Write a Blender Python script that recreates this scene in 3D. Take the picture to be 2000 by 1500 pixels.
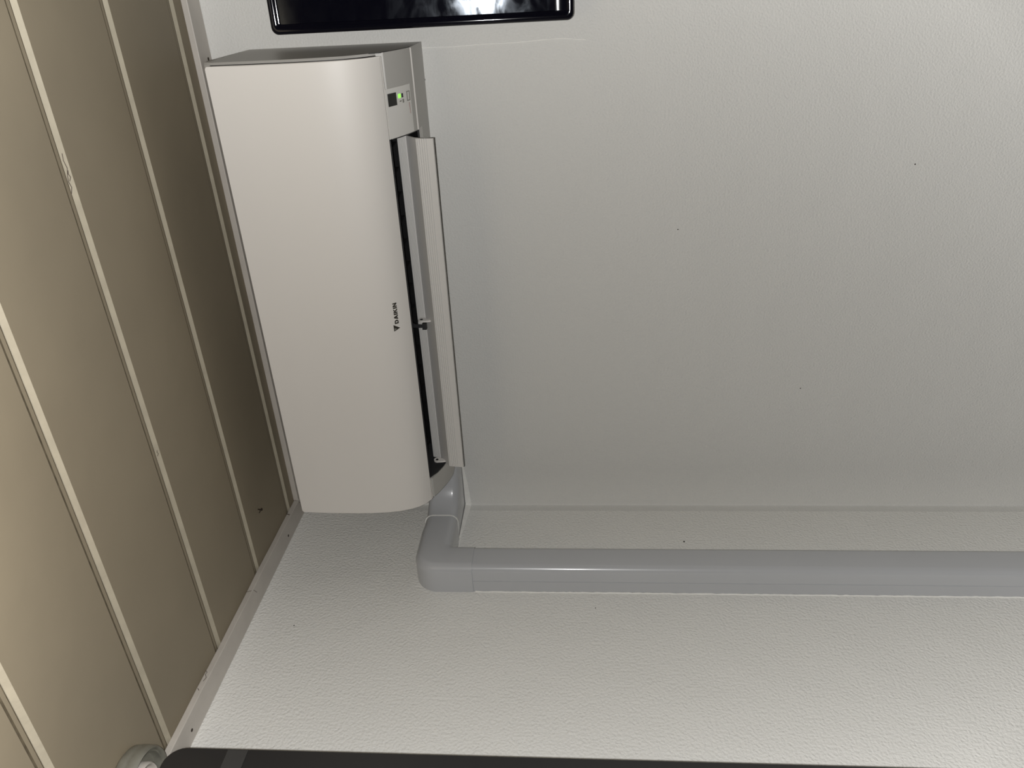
import bpy, bmesh, math, random
from mathutils import Vector, Matrix
random.seed(7)
S = bpy.context.scene
C = S.collection
for o in list(bpy.data.objects): bpy.data.objects.remove(o)
H = 2.25                      # ceiling height; everything below is laid out with z = 0 at the ceiling
# ---------------------------------------------------------------- camera
cd = bpy.data.cameras.new('camera'); cam = bpy.data.objects.new('camera', cd); C.objects.link(cam)
cd.sensor_fit = 'HORIZONTAL'; cd.sensor_width = 36; cd.lens = 1494.35/2000*36; cd.clip_start = .01
CP = Vector((1.0116, -1.3208, -.5934))
rt = Vector((-0.04697272, 0.06426685, -0.99682663)); dn = Vector((-0.8788313, -0.47701356, 0.01065877)); fw = Vector((-0.47481482, 0.87654312, 0.07888634))
m = Matrix.Identity(4)
for i in range(3):
    m[i][0] = rt[i]; m[i][1] = -dn[i]; m[i][2] = -fw[i]; m[i][3] = CP[i]
m[2][3] += H
cam.matrix_world = m
S.camera = cam
# ---------------------------------------------------------------- light: the phone's flash beside the lens, and a faint room glow
w = bpy.data.worlds.new('world'); S.world = w; w.use_nodes = True
w.node_tree.nodes['Background'].inputs[0].default_value = (1, .95, .88, 1)
w.node_tree.nodes['Background'].inputs[1].default_value = .0
FL = 25.5
ld = bpy.data.lights.new('flash', 'SPOT'); ld.energy = FL; ld.spot_size = math.radians(176); ld.spot_blend = .25
ld.use_nodes = True
ld.shadow_soft_size = .0035; ld.color = (1, .995, .985)
fl = bpy.data.objects.new('flash', ld); C.objects.link(fl)
fl.location = CP + Vector((-.010, 0, .022 + H))
fd = fw.copy()
# the flash lens throws a flat-field beam: stronger towards the rim of its cone, as 1/cos^4
lt = ld.node_tree; em = lt.nodes['Emission']; ge = lt.nodes.new('ShaderNodeNewGeometry')
dp = lt.nodes.new('ShaderNodeVectorMath'); dp.operation = 'DOT_PRODUCT'; dp.inputs[1].default_value = fd
ab = lt.nodes.new('ShaderNodeMath'); ab.operation = 'ABSOLUTE'; mxn = lt.nodes.new('ShaderNodeMath'); mxn.operation = 'MAXIMUM'; mxn.inputs[1].default_value = .78
pw = lt.nodes.new('ShaderNodeMath'); pw.operation = 'POWER'; pw.inputs[1].default_value = -4
lt.links.new(ge.outputs['Incoming'], dp.inputs[0]); lt.links.new(dp.outputs['Value'], ab.inputs[0]); lt.links.new(ab.outputs[0], mxn.inputs[0])
lt.links.new(mxn.outputs[0], pw.inputs[0]); lt.links.new(pw.outputs[0], em.inputs['Strength'])
fl.rotation_euler = fd.to_track_quat('-Z', 'Y').to_euler()
ad = bpy.data.lights.new('room_lamp', 'SPOT'); ad.energy = 8; ad.shadow_soft_size = .05; ad.color = (1, .86, .70); ad.spot_size = math.radians(120); ad.spot_blend = 1
al = bpy.data.objects.new('room_lamp', ad); C.objects.link(al); al.location = (.72, -1.2, -.30 + H)
al.rotation_euler = Vector((-.10, .22, .45)).to_track_quat('-Z', 'Y').to_euler()
vs = S.view_settings
vs.view_transform = 'Standard'; vs.look = 'None'; vs.exposure = 0; vs.gamma = 1; vs.use_curve_mapping = False
# ---------------------------------------------------------------- materials
def nd(nt, t, **kw):
    n = nt.nodes.new(t)
    for k, v in kw.items(): setattr(n, k, v)
    return n
def mat(name, col, rough=.5, spec=.5, metal=0, var=.03, vscale=6, bump=None, emit=None, coat=0):
    mt = bpy.data.materials.new(name); mt.use_nodes = True; nt = mt.node_tree; b = nt.nodes['Principled BSDF']
    b.inputs['Roughness'].default_value = rough; b.inputs['Metallic'].default_value = metal
    b.inputs['Specular IOR Level'].default_value = spec; b.inputs['Coat Weight'].default_value = coat
    b.inputs['Coat Roughness'].default_value = .14
    tc = nd(nt, 'ShaderNodeTexCoord')
    nz = nd(nt, 'ShaderNodeTexNoise'); nz.inputs['Scale'].default_value = vscale; nz.inputs['Detail'].default_value = 3
    nt.links.new(tc.outputs['Object'], nz.inputs['Vector'])
    mr = nd(nt, 'ShaderNodeMapRange'); mr.inputs[1].default_value = .3; mr.inputs[2].default_value = .7
    mr.inputs[3].default_value = 1-var; mr.inputs[4].default_value = 1+var
    nt.links.new(nz.outputs[0], mr.inputs[0])
    mx = nd(nt, 'ShaderNodeVectorMath', operation='SCALE'); mx.inputs[0].default_value = col[:3]
    nt.links.new(mr.outputs[0], mx.inputs['Scale']); nt.links.new(mx.outputs[0], b.inputs['Base Color'])
    if bump:
        last = None
        for sc, st, det in bump:
            n2 = nd(nt, 'ShaderNodeTexNoise'); n2.inputs['Scale'].default_value = sc; n2.inputs['Detail'].default_value = det
            n2.inputs['Roughness'].default_value = .45
            nt.links.new(tc.outputs['Object'], n2.inputs['Vector'])
            bp = nd(nt, 'ShaderNodeBump'); bp.inputs['Distance'].default_value = st; bp.inputs['Strength'].default_value = 1
            nt.links.new(n2.outputs[0], bp.inputs['Height'])
            if last: nt.links.new(last.outputs[0], bp.inputs['Normal'])
            last = bp
        nt.links.new(last.outputs[0], b.inputs['Normal'])
    if emit:
        b.inputs['Emission Color'].default_value = (*emit[0], 1); b.inputs['Emission Strength'].default_value = emit[1]
    return mt
M = dict(
 wall=mat('painted_wall_back', (.66, .652, .622), .6, .3, var=.012, vscale=1.5, bump=[(290, .0010, 1.5), (12, .002, 2)]),
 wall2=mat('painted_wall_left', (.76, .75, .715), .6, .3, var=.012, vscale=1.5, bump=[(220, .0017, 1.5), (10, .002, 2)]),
 ceil=mat('ceiling_gloss_paint', (.245, .208, .148), .5, .15, var=.05, vscale=5, bump=[(30, .0004, 3)]),
 crack=mat('crack_shade', (.10, .08, .065), .7, .1, var=.2),
 jdark=mat('joint_dark', (.11, .09, .06), .7, .1, var=.3, vscale=60),
 bevel=mat('board_edge_lit', (.39, .35, .27), .5, .2, var=.06, vscale=40, bump=[(90, .0006, 2)]),  # lighter than the boards: light caught by the bevel is put into its colour
 trim=mat('trim_paint', (.50, .465, .42), .5, .4, var=.05, vscale=20, bump=[(60, .0006, 2)]),
 floor=mat('floor_vinyl', (.08, .07, .05), .6),
 far=mat('far_wall_paint', (.10, .09, .08), .7, .2),
 white=mat('white_plastic', (.71, .678, .635), .42, .4, var=.006, vscale=3),
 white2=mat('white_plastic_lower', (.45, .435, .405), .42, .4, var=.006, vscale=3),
 cover=mat('white_plastic_display', (.72, .70, .66), .42, .4, var=.006, vscale=3),
 flap=mat('white_plastic_flap', (.60, .585, .56), .42, .4, var=.006, vscale=3),
 grey=mat('grey_plastic_duct', (.465, .472, .485), .30, .5, var=.012, vscale=8, coat=.5),
 caulk=mat('white_sealant', (.84, .83, .79), .6, .3, var=.04, vscale=60, bump=[(140, .001, 2)]),
 black=mat('black_gloss_plastic', (.003, .003, .006), .07, .5, var=.1),
 dark=mat('dark_interior_plastic', (.006, .006, .0065), .5, .3, var=.1),
 darkgrey=mat('dark_grey_plastic', (.028, .028, .029), .45, .4, var=.1),
 fridge=mat('charcoal_enamel', (.020, .019, .019), .45, .35, var=.05),
 band=mat('reflection_grey', (.036, .035, .0345), .45, .35, var=.05),
 window=mat('sensor_window', (.012, .012, .010), .3, .4, var=.1),
 ink=mat('dark_printed_ink', (.035, .03, .022), .5, .3, var=.1),
 inkgrey=mat('grey_printed_ink', (.24, .235, .21), .5, .3, var=.1),
 inkred=mat('faint_red_ink', (.45, .36, .34), .5, .3, var=.05),
 green=mat('green_led', (.25, .6, .1), .4, .4, emit=((.30, .85, .10), .9)),
 hole=mat('nail_rust', (.03, .022, .016), .7, .2, var=.2),
 metal=mat('dull_cast_metal', (.33, .325, .28), .35, .5, metal=.6, var=.15, vscale=60),
)
# TV screen: semi-gloss panel with wiping smudges that change its roughness
sm = bpy.data.materials.new('television_screen'); sm.use_nodes = True; nt = sm.node_tree; b = nt.nodes['Principled BSDF']
b.inputs['Base Color'].default_value = (.003, .003, .006, 1); b.inputs['Specular Tint'].default_value = (.82, .90, 1, 1)
tc = nd(nt, 'ShaderNodeTexCoord'); mp = nd(nt, 'ShaderNodeMapping'); mp.inputs['Scale'].default_value = (9, 9, 16)
mp.inputs['Rotation'].default_value = (0, .5, 0)
nz = nd(nt, 'ShaderNodeTexNoise'); nz.inputs['Scale'].default_value = 2.2; nz.inputs['Detail'].default_value = 5; nz.inputs['Distortion'].default_value = 1.2
nt.links.new(tc.outputs['Object'], mp.inputs[0]); nt.links.new(mp.outputs[0], nz.inputs['Vector'])
mr = nd(nt, 'ShaderNodeMapRange'); mr.inputs[1].default_value = .35; mr.inputs[2].default_value = .65; mr.inputs[3].default_value = .04; mr.inputs[4].default_value = .115
nt.links.new(nz.outputs[0], mr.inputs[0]); nt.links.new(mr.outputs[0], b.inputs['Roughness'])
M['screen'] = sm
# ---------------------------------------------------------------- mesh helpers
TOP = []
def link(name, bm, mt, parent=None, origin=(0, 0, 0), smooth=None, kind=None, label=None, cat=None, group=None, bevel=None, bseg=2):
    """bm is in room coordinates; the object's origin is put at `origin` (top level) or at its root's origin (a part)."""
    r = parent
    while r is not None and r.parent is not None: r = r.parent
    og = Vector(origin) if r is None else r.location
    me = bpy.data.meshes.new(name)
    bmesh.ops.translate(bm, verts=bm.verts, vec=-Vector(og))
    bmesh.ops.recalc_face_normals(bm, faces=bm.faces)
    bm.to_mesh(me); bm.free()
    for x in (mt if isinstance(mt, list) else [mt]): me.materials.append(x)
    ob = bpy.data.objects.new(name, me); C.objects.link(ob)
    if parent is None: ob.location = og; TOP.append(ob)
    else: ob.parent = parent
    if smooth:
        for p in me.polygons: p.use_smooth = True
        me.set_sharp_from_angle(angle=math.radians(smooth))
    if bevel:
        md = ob.modifiers.new('bevel', 'BEVEL'); md.width = bevel; md.segments = bseg; md.limit_method = 'ANGLE'; md.angle_limit = math.radians(35)
        md.harden_normals = False
    for k, v in (('kind', kind), ('label', label), ('category', cat), ('group', group)):
        if v: ob[k] = v
    return ob
def empty(name, loc, label, cat, group=None):
    o = bpy.data.objects.new(name, None); C.objects.link(o); o.location = loc; o.empty_display_size = .05
    o['label'] = label; o['category'] = cat
    if group: o['group'] = group
    TOP.append(o); return o
def box(bm, a, b_):
    x0, y0, z0 = a; x1, y1, z1 = b_
    v = [bm.verts.new(p) for p in ((x0,y0,z0),(x1,y0,z0),(x1,y1,z0),(x0,y1,z0),(x0,y0,z1),(x1,y0,z1),(x1,y1,z1),(x0,y1,z1))]
    for f in ((0,3,2,1),(4,5,6,7),(0,1,5,4),(1,2,6,5),(2,3,7,6),(3,0,4,7)): bm.faces.new([v[i] for i in f])
def B(*args):
    bm = bmesh.new()
    for a, b_ in args: box(bm, a, b_)
    return bm
def prism(bm, pts, axis, a, b_):
    """extrude a closed outline along an axis; pts are the two other coordinates in x,y,z order"""
    def P(p, t):
        return {'x': (t, p[0], p[1]), 'y': (p[0], t, p[1]), 'z': (p[0], p[1], t)}[axis]
    A = [bm.verts.new(P(p, a)) for p in pts]; Bq = [bm.verts.new(P(p, b_)) for p in pts]
    n = len(pts)
    for i in range(n): bm.faces.new((A[i], A[(i+1) % n], Bq[(i+1) % n], Bq[i]))
    bm.faces.new(A[::-1]); bm.faces.new(Bq)
    return bm
def loft(bm, rings, cap=True, closed=True):
    R = [[bm.verts.new(p) for p in r] for r in rings]
    n = len(R[0])
    for a, b_ in zip(R, R[1:]):
        for i in range(n if closed else n-1): bm.faces.new((a[i], a[(i+1) % n], b_[(i+1) % n], b_[i]))
    if cap: bm.faces.new(R[0][::-1]); bm.faces.new(R[-1])
    return bm
def lathe(bm, c, prof, seg=48, axis='z'):
    """prof: (radius, offset along axis)"""
    rings = []
    for r, h in prof:
        ring = []
        for k in range(seg):
            t = 2*math.pi*k/seg; u, v = r*math.cos(t), r*math.sin(t)
            ring.append({'z': (c[0]+u, c[1]+v, c[2]+h), 'x': (c[0]+h, c[1]+u, c[2]+v), 'y': (c[0]+u, c[1]+h, c[2]+v)}[axis])
        rings.append(ring)
    return loft(bm, rings)
def tube(bm, pts, r, seg=8, flat=None):
    rings = []
    for i, p in enumerate(pts):
        p = Vector(p); t = (Vector(pts[min(i+1, len(pts)-1)]) - Vector(pts[max(i-1, 0)])).normalized()
        a = t.orthogonal().normalized() if i == 0 else (pa - t*pa.dot(t)).normalized()
        pa = a; c = t.cross(a); rr = r[i] if isinstance(r, list) else r
        rings.append([p + a*rr*math.cos(2*math.pi*k/seg) + c*rr*math.sin(2*math.pi*k/seg) for k in range(seg)])
    return loft(bm, rings)
def arc(cx, cy, r, a0, a1, n):
    return [(cx + r*math.cos(math.radians(a0+(a1-a0)*i/n)), cy + r*math.sin(math.radians(a0+(a1-a0)*i/n))) for i in range(n+1)]
# ---------------------------------------------------------------- the room
XR, YF, ZF = 2.3, -2.6, -H
def grid_wall(f, nu, nv):
    bm = bmesh.new(); V = [[bm.verts.new(f(i/nu, j/nv)) for j in range(nv+1)] for i in range(nu+1)]
    for i in range(nu):
        for j in range(nv): bm.faces.new((V[i][j], V[i+1][j], V[i+1][j+1], V[i][j+1]))
    return bm
# back wall ends in a small plastered cove against the left wall
prof = [(XR, 0), (.0045, 0), (.0025, -.0006), (.0012, -.0012), (.0006, -.0025), (0, -.0045), (0, -.02), (-.08, -.02), (-.08, .08), (XR, .08)]
wb = prism(bmesh.new(), prof, 'z', ZF, .0)
wall_back = link('wall_back', wb, M['wall'], kind='structure', smooth=50)
wall_left = link('wall_left', prism(bmesh.new(), [(0, -.02), (0, YF), (-.08, YF), (-.08, -.02)], 'z', ZF, 0), M['wall2'], kind='structure')
link('wall_right', B(((XR, YF, ZF), (XR+.08, .08, 0))), M['far'], kind='structure')
link('wall_front', B(((-.08, YF-.08, ZF), (XR+.08, YF, 0))), M['far'], kind='structure')
link('floor', B(((-.08, YF-.08, ZF-.08), (XR+.08, .08, ZF))), M['floor'], kind='structure')
# ceiling: boards running along the back wall, each joint a gap and a bevel that faces the room
gy = [-.0895]
while gy[-1] > YF: gy.append(gy[-1] - .1822)
pts = [(.08, 0)]
for g in gy[:-1]:
    pts += [(g+.0200, 0), (g+.0110, .0068), (g+.0110, .0022), (g+.0098, .0022), (g+.0045, .0022), (g+.0002, .0022), (g, .0022), (g-.0006, 0)]
pts += [(YF-.08, 0), (YF-.08, .08), (.08, .08)]
cbm = prism(bmesh.new(), pts, 'x', -.08, XR+.08); cbm.faces.ensure_lookup_table()
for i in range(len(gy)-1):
    for k in (2, 4, 5, 6): cbm.faces[1+8*i+k].material_index = 1      # dark colour on the joint's gap faces
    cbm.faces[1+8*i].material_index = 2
ceiling = link('ceiling', cbm, [M['ceil'], M['jdark'], M['bevel']], kind='structure')
# chipped paint on the first joints, and a screw
bm = bmesh.new()
for (x, y, l) in ((.835, -.4405, .013), (.812, -.4435, .010), (.822, -.4395, .006), (.428, -.4400, .004)):
    tube(bm, [(x-l, y-.002, .0005), (x-l*.3, y+.001, -.0002), (x+l*.4, y-.0012, 0), (x+l, y+.001, .0004)], .0004, 5)
link('paint_chip', bm, M['crack'], parent=ceiling)
t_, w_ = .0105, .0445
tb = link('trim_1', prism(bmesh.new(), [(0, 0), (0, -t_), (-w_, -t_), (-w_, 0)], 'x', w_+.0004, XR), M['trim'], kind='structure', bevel=.0012)
def wob(y): return .0007*math.sin(y*19)+.0005*math.sin(y*47+1)
rings = []
for i in range(60):
    y = -.0005 - (2.59)*i/59; a = wob(y)
    rings.append([(0, y, 0), (0, y, -t_), (w_+a, y, -t_), (w_+a, y, 0)])
tl = link('trim_2', loft(bmesh.new(), rings), M['trim'], kind='structure', bevel=.0012)
def nail(x, y, parent, z=-t_):
    bm = lathe(bmesh.new(), (x, y, z), [(.0026, .0002), (.0026, -.0004), (.0012, -.0007)], 12)
    return link('nail', bm, M['hole'], parent=parent)
nail(.909, -.014, tb)
for (x, y) in ((.0170, -.1260), (.0190, -.5830)): nail(x, y, tl)
bm = bmesh.new()
tube(bm, [(w_+.0005, -.0425, -.0015), (w_-.004, -.0435, -t_-.0002), (w_-.011, -.0385, -t_-.0002)], .0004, 5)
tube(bm, [(w_+.0008, -.317, -.001), (w_+.0006, -.314, -.007), (w_-.002, -.309, -t_-.0002), (w_-.016, -.3, -t_-.0002)], .0004, 5)
tube(bm, [(w_+.0012, -.0915, -.001), (w_+.0011, -.094, -.008)], .0009, 5)
tube(bm, [(w_+.0008, -.494, -.001), (w_+.0008, -.497, -.004), (w_+.0008, -.501, -.003), (w_+.0008, -.507, -.007), (w_+.0006, -.514, -.005)], .0004, 5)
tube(bm, [(w_+.0008, -.528, -.002), (w_+.0008, -.532, -.006)], .0005, 5)
link('paint_crack', bm, M['crack'], parent=tl)
# wall marks: a ridge of old paint beside the air conditioner, specks
rp = [(.9085, 0, -.335)]
for i in range(1, 27):
    z = -.335 - .285*i/26; rp.append((.9095 + .0060*(i/26)**2 + .0004*math.sin(i*.7) - (.003 if i > 23 else 0)*(i-23)/2, .0002, z))
link('paint_ridge', tube(bmesh.new(), rp, .0008, 10), M['caulk'], parent=wall_back, smooth=60)
for (x, y, z, r, p) in ((0, -.1176, -.8105, .0018, wall_left), (0, -.352, -.092, .0011, wall_left), (.862, 0, -.358, .0016, wall_back), (.28, 0, -1.03, .001, wall_back), (.70, 0, -1.16, .0012, wall_back), (.60, 0, -.78, .001, wall_back), (0, -.30, -.63, .001, wall_left)):
    link('speck', lathe(bmesh.new(), (x, y, z), [(r, -.0003), (r, .0003)], 8, 'x' if p is wall_left else 'y'), M['hole'], parent=p)
# ---------------------------------------------------------------- air conditioner
X0, X1 = .148, .918
OX0, OX1 = .190, .801          # the air outlet
ac = empty('air_conditioner', (.533, 0, -.359), 'white wall-mounted split air conditioner hung below the ceiling with its flap open', 'air conditioner')
PAN = [(.2160, -.092), (.2180, -.12), (.2195, -.15), (.2200, -.2), (.2190, -.230), (.2165, -.255), (.2125, -.276), (.2060, -.295), (.1985, -.309), (.1885, -.3205), (.1755, -.329)]
def bez(a, b_, c, n=14):
    return [((1-t)**2*a[0]+2*t*(1-t)*b_[0]+t*t*c[0], (1-t)**2*a[1]+2*t*(1-t)*b_[1]+t*t*c[1]) for t in [i/n for i in range(n+1)]]
LOW = bez((.1735, -.3290), (.130, -.352), (.0956, -.358))
def neg(p): return [(-a, b_) for a, b_ in p]
def on(poly, s):
    for a, b_ in zip(poly, poly[1:]):
        L = math.hypot(b_[0]-a[0], b_[1]-a[1])
        if s <= L or b_ is poly[-1]:
            t = s/L; d = a[0]+t*(b_[0]-a[0]); z = a[1]+t*(b_[1]-a[1])
            n = Vector((0, (b_[1]-a[1])/L, -(b_[0]-a[0])/L))       # outward, in (x, y, z) with y = -d
            n = Vector((0, -abs(n.y), -abs(n.z)))
            return Vector((0, -d, z)), n
        s -= L
def patch(name, poly, quads, mt, parent, off=.0004, label=None, nseg=1):
    """printed or moulded marks lying on the curved plastic: quads of (x, s) corners"""
    bm = bmesh.new()
    def cut(poly_, lim, sign):
        out = []
        for a, b_ in zip(poly_, poly_[1:]+poly_[:1]):
            ia, ib = (a[1]-lim)*sign <= 1e-9, (b_[1]-lim)*sign <= 1e-9
            if ia: out.append(a)
            if ia != ib:
                t = (lim-a[1])/(b_[1]-a[1]); out.append((a[0]+t*(b_[0]-a[0]), lim))
        return out
    pieces = []
    for q in quads:
        lo, hi = min(p[1] for p in q), max(p[1] for p in q); n_ = max(1, int((hi-lo)/.0016+.5))
        for i in range(n_):
            c_ = cut(cut(list(q), lo+(hi-lo)*i/n_, -1), lo+(hi-lo)*(i+1)/n_, 1)
            if len(c_) > 2: pieces.append(c_)
    for q in pieces:
        top = []; bot = []
        for (x, s) in q:
            p, n = on(poly, s); top.append(bm.verts.new(Vector((x, p.y, p.z)) + n*off)); bot.append(bm.verts.new(Vector((x, p.y, p.z)) - n*.0006))
        k = len(q); bm.faces.new(top); bm.faces.new(bot[::-1])
        for i in range(k): bm.faces.new((top[i], bot[i], bot[(i+1) % k], top[(i+1) % k]))
    return link(name, bm, mt, parent=parent, label=label)
# housing: end blocks and the body above and behind the outlet
FR = [(.2085, -.098), (.2125, -.2), (.2095, -.24), (.2, -.285), (.1875, -.305), (.170, -.322)]
front = FR
full = [(0, -.076), (.2, -.0855)] + front + LOW[1:] + [(.0, -.3588)]
mid = [(0, -.076), (.2, -.0855)] + front + [(.160, -.322), (.140, -.296), (.085, -.280), (.050, -.300), (.0560, -.335), (.0700, -.352), (.0600, -.358), (0, -.3588)]
bm = bmesh.new()
prism(bm, neg(mid), 'x', OX0, OX1)
# left end, right end: the sides are drafted towards the front
def side(pull):
    q = []
    for (d, z) in full:
        if d > .18: q.append((d-pull, z))
        else: q.append((d, z))
    return q
for (xa, xb, xc) in ((OX0, X0+.003, X0), (OX1, X1-.002, X1+.001)):
    loft(bm, [[(xa, -d, z) for d, z in full], [(xb, -d, z) for d, z in full], [(xc, -d, z) for d, z in side(.0032)]])
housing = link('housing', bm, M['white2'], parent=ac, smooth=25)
# front panel
ipan = [(d-.0075, z) for d, z in PAN[:7]] + [(.1990, -.290), (.1920, -.304), (.1840, -.313), (.1745, -.3215)]
rr = .0045
def pring(x, dz=0):
    o = [(d, z) for d, z in PAN]; o[0] = (o[0][0], o[0][1]-dz)
    i = ipan[::-1]; i[-1] = (i[-1][0], i[-1][1]-dz)
    return [(x, -d, z) for d, z in o + i]
rings = []
for k in range(5):
    a = math.radians(90*k/4); rings.append(pring(X0 + rr - rr*math.sin(a), 0 if k == 0 else rr*(1-math.cos(a))))
rings = rings[::-1]
for k in range(5):
    a = math.radians(90*k/4); rings.append(pring(X1-.003 - rr + rr*math.sin(a), rr*(1-math.cos(a))))
fp = link('front_panel', loft(bmesh.new(), rings), M['white'], parent=ac, smooth=40, bevel=.0009)
# thin bright lips: top edge of the lower cover, and lower rear edge
for xa, xb in ((X0+.0005, OX0), (OX1, X1+.0005)):
    link('edge_lip', prism(bmesh.new(), neg([(.1745, -.3291), (.1750, -.3297), (.1744, -.3303), (.1700, -.3300), (.168, -.328)]), 'x', xa+.0005, min(xb, X1-.0035)), M['white'], parent=housing)
    if xa > .5: link('edge_lip', prism(bmesh.new(), neg([(.0985, -.3576), (.0970, -.3594), (.0956, -.3594), (.0945, -.357)]), 'x', xa, xb), M['white'], parent=housing)
link('panel_gap_shade', prism(bmesh.new(), neg([(d+.0014, z) for d, z in FR] + [(d-.002, z) for d, z in FR[::-1]]), 'x', X1-.012, X1-.0022), M['dark'], parent=housing)  # dark strip laid over the housing, painting the shade inside the gap
link('side_gap', prism(bmesh.new(), neg([(d-.0010, z+.0006) for d, z in [(.178, -.3150)] + LOW] + [(d-.0045, z+.0022) for d, z in ([(.178, -.3150)] + LOW)[::-1]]), 'x', X1+.0006, X1+.0013), M['dark'], parent=housing)
# display cover plate on the lower right corner
L0, L1 = .0015, .066
q = []
NS = 10
for i in range(NS):
    s0 = L0+(L1-L0)*i/NS; s1 = L0+(L1-L0)*(i+1)/NS
    q.append([(OX1+.0015, s0), (.8705, s0), (.8705, s1), (OX1+.0015, s1)])
bm = bmesh.new()
rows_o = []; rows_i = []
for i in range(NS+1):
    s = L0+(L1-L0)*i/NS; p, n = on(LOW, s)
    rows_o.append((Vector((0, p.y, p.z))+n*.0008)); rows_i.append(Vector((0, p.y, p.z))-n*.001)
loop = rows_o + rows_i[::-1]
loft(bm, [[(x, v.y, v.z) for v in loop] for x in (OX1+.0008, .8705)])
dcov = link('display_cover', bm, M['cover'], parent=ac, smooth=30)
OF = .0014
patch('sensor_window', LOW, [[(.8462, .0055), (.8638, .0055), (.8638, .0155), (.8462, .0155)], [(.8462, .0155), (.8638, .0155), (.8638, .0252), (.8462, .0252)]], M['window'], dcov, OF)
patch('operation_light', LOW, [[(.8548, .0302), (.8604, .0302), (.8604, .0368), (.8548, .0368)]], M['green'], dcov, OF, label='lit green light')
patch('timer_light', LOW, [[(.8545, .0388), (.8602, .0388), (.8602, .0428), (.8545, .0428)]], M['darkgrey'], dcov, OF)
patch('light_symbol', LOW, [[(.8470, .0405), (.8520, .0405), (.8520, .0438), (.8470, .0438)], [(.8490, .0330), (.8506, .0330), (.8512, .0372), (.8496, .0372)]], M['inkgrey'], dcov, OF)
x0, x1, s0, s1, u = .8476, .8612, .0535, .0625, .0013
patch('push_button', LOW, [[(x0, s0), (x1, s0), (x1, s0+u), (x0, s0+u)], [(x0, s1-u), (x1, s1-u), (x1, s1), (x0, s1)], [(x0, s0), (x0+u*.8, s0), (x0+u*.8, s1), (x0, s1)], [(x1-u*.8, s0), (x1, s0), (x1, s1), (x1-u*.8, s1)]], M['inkgrey'], dcov, OF)
patch('button_mark', LOW, [[(.8290, .0590), (.8450, .0575), (.8450, .0598), (.8290, .0605)]], M['inkred'], dcov, OF)
# maker's mark on the panel: solid triangle and heavy capitals
def stroke(a, b_, wd):
    a = Vector(a); b_ = Vector(b_); t = (b_-a).normalized(); n = Vector((-t.y, t.x))*wd/2
    return [tuple(a+n), tuple(b_+n), tuple(b_-n), tuple(a-n)]
W = .30
LET = {
 'D': [[(0,0),(W,0),(W,1),(0,1)], [(0,0),(.55,0),(.55,.24),(0,.24)], [(0,.76),(.55,.76),(.55,1),(0,1)], [(.5,0),(.78,.08),(.66,.36),(.5,.24)], [(.78,.08),(.95,.30),(.64,.38),(.6,.3)], [(.95,.30),(.95,.70),(.64,.66),(.64,.34)], [(.95,.70),(.78,.92),(.58,.70),(.64,.62)], [(.78,.92),(.5,1),(.5,.76),(.66,.64)]],
 'A': [[(0,0),(.32,0),(.66,1),(.36,1)], [(1.06,0),(.74,0),(.40,1),(.70,1)], [(.2,.2),(.86,.2),(.80,.42),(.26,.42)]],
 'I': [[(0,0),(W,0),(W,1),(0,1)]],
 'K': [[(0,0),(W,0),(W,1),(0,1)], [(.24,.62),(.62,1),(.98,1),(.44,.42)], [(.28,.66),(.50,.74),(1.02,0),(.64,0)]],
 'N': [[(0,0),(.27,0),(.27,1),(0,1)], [(.68,0),(.95,0),(.95,1),(.68,1)], [(0,1),(.3,1),(.95,0),(.65,0)]],
}
ADV = {'D': 1.06, 'A': 1.14, 'I': .41, 'K': 1.10, 'N': 1.0}
tot = sum(ADV[c] for c in 'DAIKIN')-.05
sx = (.5528-.5168)/tot; cx = .5168; quads = []
TS, TH = .2188, .0068
for ch in 'DAIKIN':
    for qd in LET[ch]: quads.append([(cx+px*sx, TS+TH*(1-py)) for px, py in qd])
    cx += ADV[ch]*sx
patch('lettering', PAN, quads, M['ink'], fp, .0004, label='dark capital lettering')
patch('triangle_mark', PAN, [[(.5044, .2160), (.5157, .2160), (.5085, .2270)]], M['ink'], fp, .0004, label='dark triangle emblem')
patch('triangle_inlay', PAN, [[(.5062, .2172), (.5098, .2172), (.5082, .2212)]], M['inkgrey'], fp, .0006)
# outlet lining, slats inside it
lin = [(.1690, -.3275), (.1590, -.3212), (.1395, -.2955), (.0850, -.2795), (.0505, -.2998), (.0565, -.3345), (.0705, -.3515)]
lin2 = [(.1690, -.3255), (.1595, -.3190), (.1405, -.2935), (.0850, -.2775), (.0480, -.2990), (.0545, -.3365), (.0700, -.3545)]
ol = link('outlet_lining', prism(bmesh.new(), neg(lin + lin2[::-1]), 'x', OX0+.0001, OX1-.0001), M['dark'], parent=ac)
bm = bmesh.new()
endp = [(.1680, -.3270), (.158, -.320), (.139, -.295), (.085, -.279), (.050, -.300), (.056, -.335), (.070, -.352), (.0956, -.3568), (.13, -.3475), (.15, -.3395)]
for xa in (OX0, OX1-.002): link('outlet_end', prism(bmesh.new(), neg(endp), 'x', xa+.0002, xa+.0018), M['darkgrey'], parent=ol)
for i in range(15):
    x = OX0+.03+i*(OX1-OX0-.06)/14
    bm = bmesh.new(); sl = .012
    loft(bm, [[(x+sl*.0-.0006, -.139, -.303), (x+.0006, -.139, -.303), (x+.0006+sl, -.095, -.300), (x+sl-.0006, -.095, -.300)],
              [(x-.0006, -.143, -.315), (x+.0006, -.143, -.315), (x+.0006+sl, -.095, -.320), (x+sl-.0006, -.095, -.320)]])
    link('air_vane', bm, M['dark'], parent=ac)
bm = bmesh.new()
for d, z in ((.1560, -.3235), (.1470, -.3150)): link('outlet_rib', prism(bmesh.new(), neg([(d, z), (d+.0018, z-.0008), (d+.0018, z-.003), (d, z-.003)]), 'x', OX0+.004, OX1-.004), M['darkgrey'], parent=ol)
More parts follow.
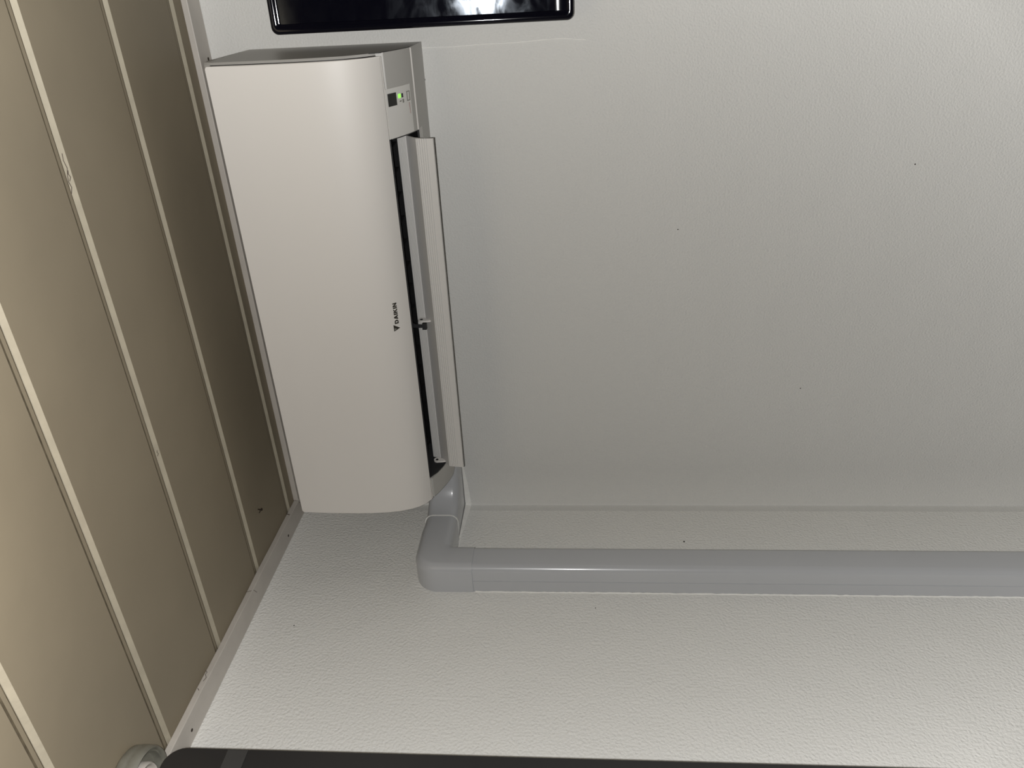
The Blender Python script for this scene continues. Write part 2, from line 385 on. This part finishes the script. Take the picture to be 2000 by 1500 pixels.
# flap: ribbed, hollow in the middle, hung down and outward
def fl_pt(f):
    P_ = [(.1090, -.3258), (.1125, -.3405), (.1250, -.3500), (.1405, -.3608), (.1435, -.3790), (.1450, -.3880)]
    K = [0, .24, .46, .69, .93, 1]
    for a, b_, ka, kb in zip(P_, P_[1:], K, K[1:]):
        if f <= kb+1e-9:
            t = (f-ka)/(kb-ka); return Vector((a[0]+t*(b_[0]-a[0]), a[1]+t*(b_[1]-a[1])))
face = []
def rib(f0, f1, n):
    for i in range(n):
        for g, h in ((.0, 0), (.32, .0), (.45, .0011), (.72, .0011), (.85, 0)):
            f = f0+(f1-f0)*(i+g)/n; p = fl_pt(f); q_ = fl_pt(min(1, f+.01)); t = (q_-p).normalized() if (q_-p).length > 1e-6 else Vector((.1, -1))
            face.append(p + Vector((-t.y, t.x))*h)
face.append(fl_pt(0)); rib(.04, .25, 5); face += [fl_pt(.27), fl_pt(.40), fl_pt(.55), fl_pt(.66)]; rib(.69, .92, 5); face += [fl_pt(.95), fl_pt(1)]
back = [Vector(fl_pt(f)) + Vector((-.0042, -.0006)) for f in (1, .8, .6, .4, .2, 0)]
loop = [(p.x, p.y) for p in face + back]
flap = link('flap', prism(bmesh.new(), neg(loop), 'x', .1985, .7955), M['flap'], parent=ac, smooth=28, label='open ribbed white flap')
def clip(x, sgn=1):
    bm = bmesh.new(); cy, cz = .1235, -.3365
    o = [(cy+.0070*math.cos(t), cz+.0072*math.sin(t)) for t in [math.pi*(i/16*1.30-.12) for i in range(17)]] + [(cy+.0015, cz-.0165), (cy+.0045, cz-.0155), (cy+.0062, cz-.009)]
    prism(bm, neg(o), 'x', x, x+.003)
    c = link('hinge_clip', bm, M['white'], parent=flap, smooth=40)
    link('pivot_hole', lathe(bmesh.new(), (x+.0029, -cy-.001, cz+.001), [(.0026, 0), (.0026, .0006)], 16, 'x'), M['dark'], parent=c)
clip(.4885); clip(.1990)
bm = bmesh.new()
loft(bm, [[(x, -d, z) for x, d, z in ((.4800, a, zz+.004), (.4865, a, zz+.004), (.4865, a, zz-.004), (.4800, a, zz-.004))] for a, zz in ((.105, -.300), (.132, -.322), (.134, -.336))])
box(bm, (.4765, -.1345, -.3445), (.4870, -.127, -.3375))
link('hinge_arm', bm, M['darkgrey'], parent=ac, label='dark plastic hinge arm')
# ---------------------------------------------------------------- pipe trunking
tr = empty('pipe_trunking', (.03, -.2305, -2.2), 'grey plastic pipe trunking elbowed out of the corner and running down the left wall', 'pipe cover')
HH = .057
def duct_profile(y0, y1, h, r):
    # outline in (x, y) seen from above; open side on the wall
    pr = [(0, y0), (h-r, y0+.0)] + [(a, b_) for a, b_ in arc(h-r, y0-r, r, 90, 0, 6)][1:] + [(a, b_) for a, b_ in arc(h-r, y1+r, r, 0, -90, 6)] + [(.026, y1-.0004), (.0255, y1+.0012), (.0245, y1+.0012), (.024, y1-.0002), (0, y1)]
    return pr
link('vertical_duct', prism(bmesh.new(), duct_profile(-.1995, -.2615, HH, .012), 'z', -2.2, -.398), M['grey'], parent=tr, smooth=35)
# elbow: outline in the wall's plane, drawn in steps outwards so that the front edge is rounded
def offs(poly, d):
    n = len(poly); out = []
    for i in range(n):
        a, b_, c = Vector(poly[i-1]), Vector(poly[i]), Vector(poly[(i+1) % n])
        t1 = (b_-a).normalized(); t2 = (c-b_).normalized(); n1 = Vector((-t1.y, t1.x)); n2 = Vector((-t2.y, t2.x))
        mm = (n1+n2); mm = mm/max(mm.length_squared, .3)*2 if False else mm.normalized()/max(.5, (n1+n2).normalized().dot(n1))
        out.append(tuple(b_+mm*d))
    return out
yn, yf_, zt, zb = -.2640, -.1975, -.2945, -.3605
outl = [(-.1130, zt-.0022), (-.1130, zb)] + arc(yf_+.004, zb-.004, .004, 90, 180, 4) + [(yf_, -.4055), (yn, -.4055)] + arc(yn+.046, zt-.046, .046, 180, 90, 12) + [(-.150, zt), (-.135, zt-.0020)]
area = sum(outl[i-1][0]*outl[i][1]-outl[i][0]*outl[i-1][1] for i in range(len(outl)))
if area < 0: outl = outl[::-1]
rings = [[(0, p[0], p[1]) for p in outl]]
re = .0155
for k in range(7):
    a = math.radians(90*k/6); d = re*(1-math.cos(a)); hh = HH+.002-re+re*math.sin(a)
    po = offs(outl, d)
    # ends stay flush: keep the open ends' planes
    po = [(max(min(p[0], -.1130), yn) if abs(o_[0]+.1130) < 1e-5 else p[0], max(p[1], -.4055) if abs(o_[1]+.4055) > 1e-5 else -.4055) for p, o_ in zip(po, outl)]
    po = [(-.1130 if abs(o_[0]+.1130) < 1e-5 else p[0], p[1]) for p, o_ in zip(po, outl)]
    rings.append([(hh, p[0], p[1]) for p in po])
link('elbow_joint', loft(bmesh.new(), rings), M['grey'], parent=tr, smooth=40)
# inner corner joint
def plan(dd):
    h = HH-dd
    return [(h, -.1155)] + [(a, b_) for a, b_ in arc(.118, -.118, .118-h, 180-3, 90+3, 14)] + [(.1475, -h)]
z1_, z0_ = -.2970, -.3592
bm = bmesh.new(); sec = []
rc = .014
steps = [(HH, z1_)] + [(rc*(1-math.sin(math.radians(a))), z1_-rc*(1-math.cos(math.radians(a)))) for a in (0, 22, 45, 68, 90)] + [(rc*(1-math.sin(math.radians(a))), z0_+rc*(1-math.cos(math.radians(a)))) for a in (90, 68, 45, 22, 0)] + [(HH, z0_)]
base = plan(0); rows = []
for j in range(len(base)):
    row = []
    nx = Vector(base[j]); a = Vector(base[max(j-1, 0)]); c = Vector(base[min(j+1, len(base)-1)])
    t = (c-a).normalized(); nrm = Vector((-t.y, t.x))        # towards the corner
    if nrm.dot(Vector((-1, 1))) < 0: nrm = -nrm
    # where the inward normal meets the walls
    for q_ in steps:
        if q_[0] >= HH-1e-9:
            k1 = nx.x/(-nrm.x) if nrm.x < -1e-6 else 9; k2 = (-nx.y)/nrm.y if nrm.y > 1e-6 else 9
            p = nx + nrm*min(k1, k2); p.x = max(p.x, 0); p.y = min(p.y, 0)
        else: p = nx + nrm*q_[0]
        row.append((p.x, p.y, q_[1]))
    rows.append(row)
loft(bm, rows)
link('corner_joint', bm, M['grey'], parent=tr, smooth=40)
# raised rim where the corner joint meets the elbow
bm = bmesh.new()
pr = [(0, z1_+.0006)] + [(HH-rc+(rc+.0028)*math.sin(math.radians(a)), z1_-rc+(rc+.0028)*math.cos(math.radians(a))) for a in (0, 30, 60, 90)] + [(HH-rc+(rc+.0028)*math.cos(math.radians(a)), z0_+rc-(rc+.0028)*math.sin(math.radians(a))) for a in (0, 30, 60, 90)] + [(0, z0_-.0006)]
prism(bm, [(p[0], p[1]) for p in pr], 'y', -.1105, -.1129)
link('joint_rim', bm, M['caulk'], parent=tr, smooth=40)
# sealant beads
def bead(pts, r, jit=.0006):
    P_ = []
    for a, b_ in zip(pts, pts[1:]):
        n = max(2, int((Vector(b_)-Vector(a)).length/.006))
        for i in range(n): P_.append(Vector(a).lerp(Vector(b_), i/n))
    P_.append(Vector(pts[-1]))
    return tube(bmesh.new(), [p+Vector((random.uniform(-1, 1)*jit*.4, random.uniform(-1, 1)*jit*.4, random.uniform(-1, 1)*jit)) for p in P_], [r*random.uniform(.85, 1.15) for _ in P_], 8)
def wedge(pts):
    """flat-faced fillet: list of (wall point A further out, point B on the cover)"""
    bm = bmesh.new(); rings = []
    for A, Bq, Cq in pts: rings.append([A, Bq, Cq])
    return loft(bm, rings)
rings = []
for (ax, ay, az, bx, by, bz) in ((0, -.1150, -.3600, .0022, -.1150, -.3594), (0, -.105, -.3628, .0030, -.105, -.3600), (0, -.085, -.3650, .004, -.085, -.3602), (0, -.060, -.3675, .0045, -.060, -.3604), (0, -.032, -.3700, .005, -.032, -.3606), (0, -.004, -.3722, .0055, -.0055, -.3606), (.004, 0, -.3724, .0065, -.005, -.3606), (.030, 0, -.3705, .030, -.005, -.3606), (.055, 0, -.3682, .055, -.0045, -.3604), (.080, 0, -.3652, .080, -.004, -.3602), (.100, 0, -.3630, .100, -.003, -.3600), (.112, 0, -.3612, .112, -.002, -.3596)):
    rings.append([(ax, ay, az+random.uniform(-.0003, .0003)), (bx, by, bz), (max(0, ax-.0)+(.0 if ax else -.0), ay, -.3590)])
link('sealant', loft(bmesh.new(), rings), M['caulk'], parent=tr, label='white sealant bead')
link('sealant', bead([(.0003, -.1140, -.3620), (.0003, -.122, -.3615), (.0003, -.1955, -.3618)], .0013), M['caulk'], parent=tr, smooth=60)
link('sealant', bead([(.0003, -.2625, -.41), (.0003, -.2622, -2.19)], .0015, .0009), M['caulk'], parent=tr, smooth=60)
# ---------------------------------------------------------------- television, tilted down on its bracket
tv = empty('television', (1.33, -.02, -.60), 'glossy black flat television on the back wall right of the air conditioner', 'television')
TW, THt = .735, .452
al_, ya = math.radians(5.2), math.radians(1.2)
R_ = Matrix.Rotation(ya, 3, 'Z') @ Matrix.Rotation(al_, 3, 'X')       # top leans out into the room
org = Vector((.9425, -.055, -.602))                                    # lower left corner of the front
def TV(p): return org + R_ @ Vector(p)
def rrect(x0, z0, x1, z1, r, n=6):
    return arc(x1-r, z1-r, r, 0, 90, n) + arc(x0+r, z1-r, r, 90, 180, n) + arc(x0+r, z0+r, r, 180, 270, n) + arc(x1-r, z0+r, r, 270, 360, n)
rings = []
for ins, dep, r in ((.004, .030, .008), (0, .024, .010), (0, .006, .010), (.0006, .0025, .010), (.0022, .0006, .009), (.0050, 0, .007), (.0095, 0.0006, .005), (.0115, .0018, .004)):
    rings.append([TV((x, dep, z)) for x, z in rrect(ins, ins, TW-ins, THt-ins, r)])
lb, bb = .0135, .0285
for i2, dep in ((0, .0022), (.0006, .0042)):
    rings.append([TV((x, dep, z)) for x, z in rrect(lb+i2, bb+i2, TW-lb-i2, THt-.0145-i2, .0015)])
bm = bmesh.new(); loft(bm, rings, cap=False)
bm.faces.new([bm.verts[0]] if False else [v for v in list(bm.verts)[:len(rings[0])]][::-1])
bez_ = link('bezel', bm, M['black'], parent=tv, smooth=40)
bm = bmesh.new()
loft(bm, [[TV((x, d, z)) for x, z in rrect(lb-.0005, bb-.0005, TW-lb+.0005, THt-.014, .0015)] for d in (.0040, .0060)])
link('screen', bm, M['screen'], parent=tv)
bm = bmesh.new()
loft(bm, [[(.9425+.2, -.0003, z) for z in (-.25, -.5)] + [(.9425+.5, -.0003, z) for z in (-.5, -.25)], [(.9425+.2, -.045, z) for z in (-.25, -.5)] + [(.9425+.5, -.045, z) for z in (-.5, -.25)]])
link('wall_bracket', bm, M['darkgrey'], parent=tv)
# ---------------------------------------------------------------- tall dark cupboard at the left wall
cb = empty('tall_cabinet', (.1, -1.02, -H), 'tall dark grey cabinet with rounded top corner standing against the left wall', 'cabinet')
rings = []
def crect(y0, y1, z0, z1, r):
    return [(y1, z0)] + arc(y1-r, z1-r, r, 0, 90, 6) + arc(y0+r, z1-r, r, 90, 180, 6) + [(y0, z0)]
def slant(p): return p
for x, ins in ((.0005, 0), (.196, 0), (.199, .001), (.2, .003)):
    rings.append([(x, y, z) for y, z in crect(-1.30+ins, -.7405-ins, -H+.0005, -.0985-ins, .022)])
link('carcass', loft(bmesh.new(), rings), M['fridge'], parent=cb, smooth=40)
link('reflection_band', B(((.1985, -1.299, -.1990), (.2008, -.7435, -.1740))), M['band'], parent=cb, label='lighter grey band painted as a reflection')  # a reflection on the cabinet front, painted as a raised lighter strip
# ---------------------------------------------------------------- ceiling fixture and a screw
cf = empty('ceiling_fixture', (.088, -.716, -.035), 'round grey metal ceiling fixture with ribbed rim above the dark cabinet', 'ceiling fixture')
fx = (.088, -.717, 0)
link('flange', lathe(bmesh.new(), fx, [(.044, .0), (.0470, -.003), (.0478, -.012), (.0468, -.014), (.0478, -.017), (.0475, -.026), (.0455, -.0300), (.0430, -.0290), (.0420, -.0260), (.0400, -.0255), (.0390, -.0150), (.020, -.013)], 56), M['metal'], parent=cf, smooth=50)
link('inner_ring', lathe(bmesh.new(), fx, [(.0270, -.013), (.0275, -.025), (.0255, -.0275), (.0225, -.026), (.019, -.0135)], 48), M['trim'], parent=cf, smooth=50)
bm = lathe(bmesh.new(), (.1416, -.2002, 0), [(.0012, .0004), (.0012, -.006), (.0026, -.006), (.0028, -.0075), (.0015, -.0082)], 12)
tube(bm, [(.1416, -.2002, -.0035), (.1400, -.2040, -.0050), (.1385, -.2070, -.0040)], .0009, 6)
link('ceiling_screw', bm, M['hole'], origin=(.1416, -.2002, 0), label='small dark screw sticking out of the beige ceiling board', cat='screw')
# ---------------------------------------------------------------- lift everything so that the floor is at z = 0
for o in TOP: o.location.z += H
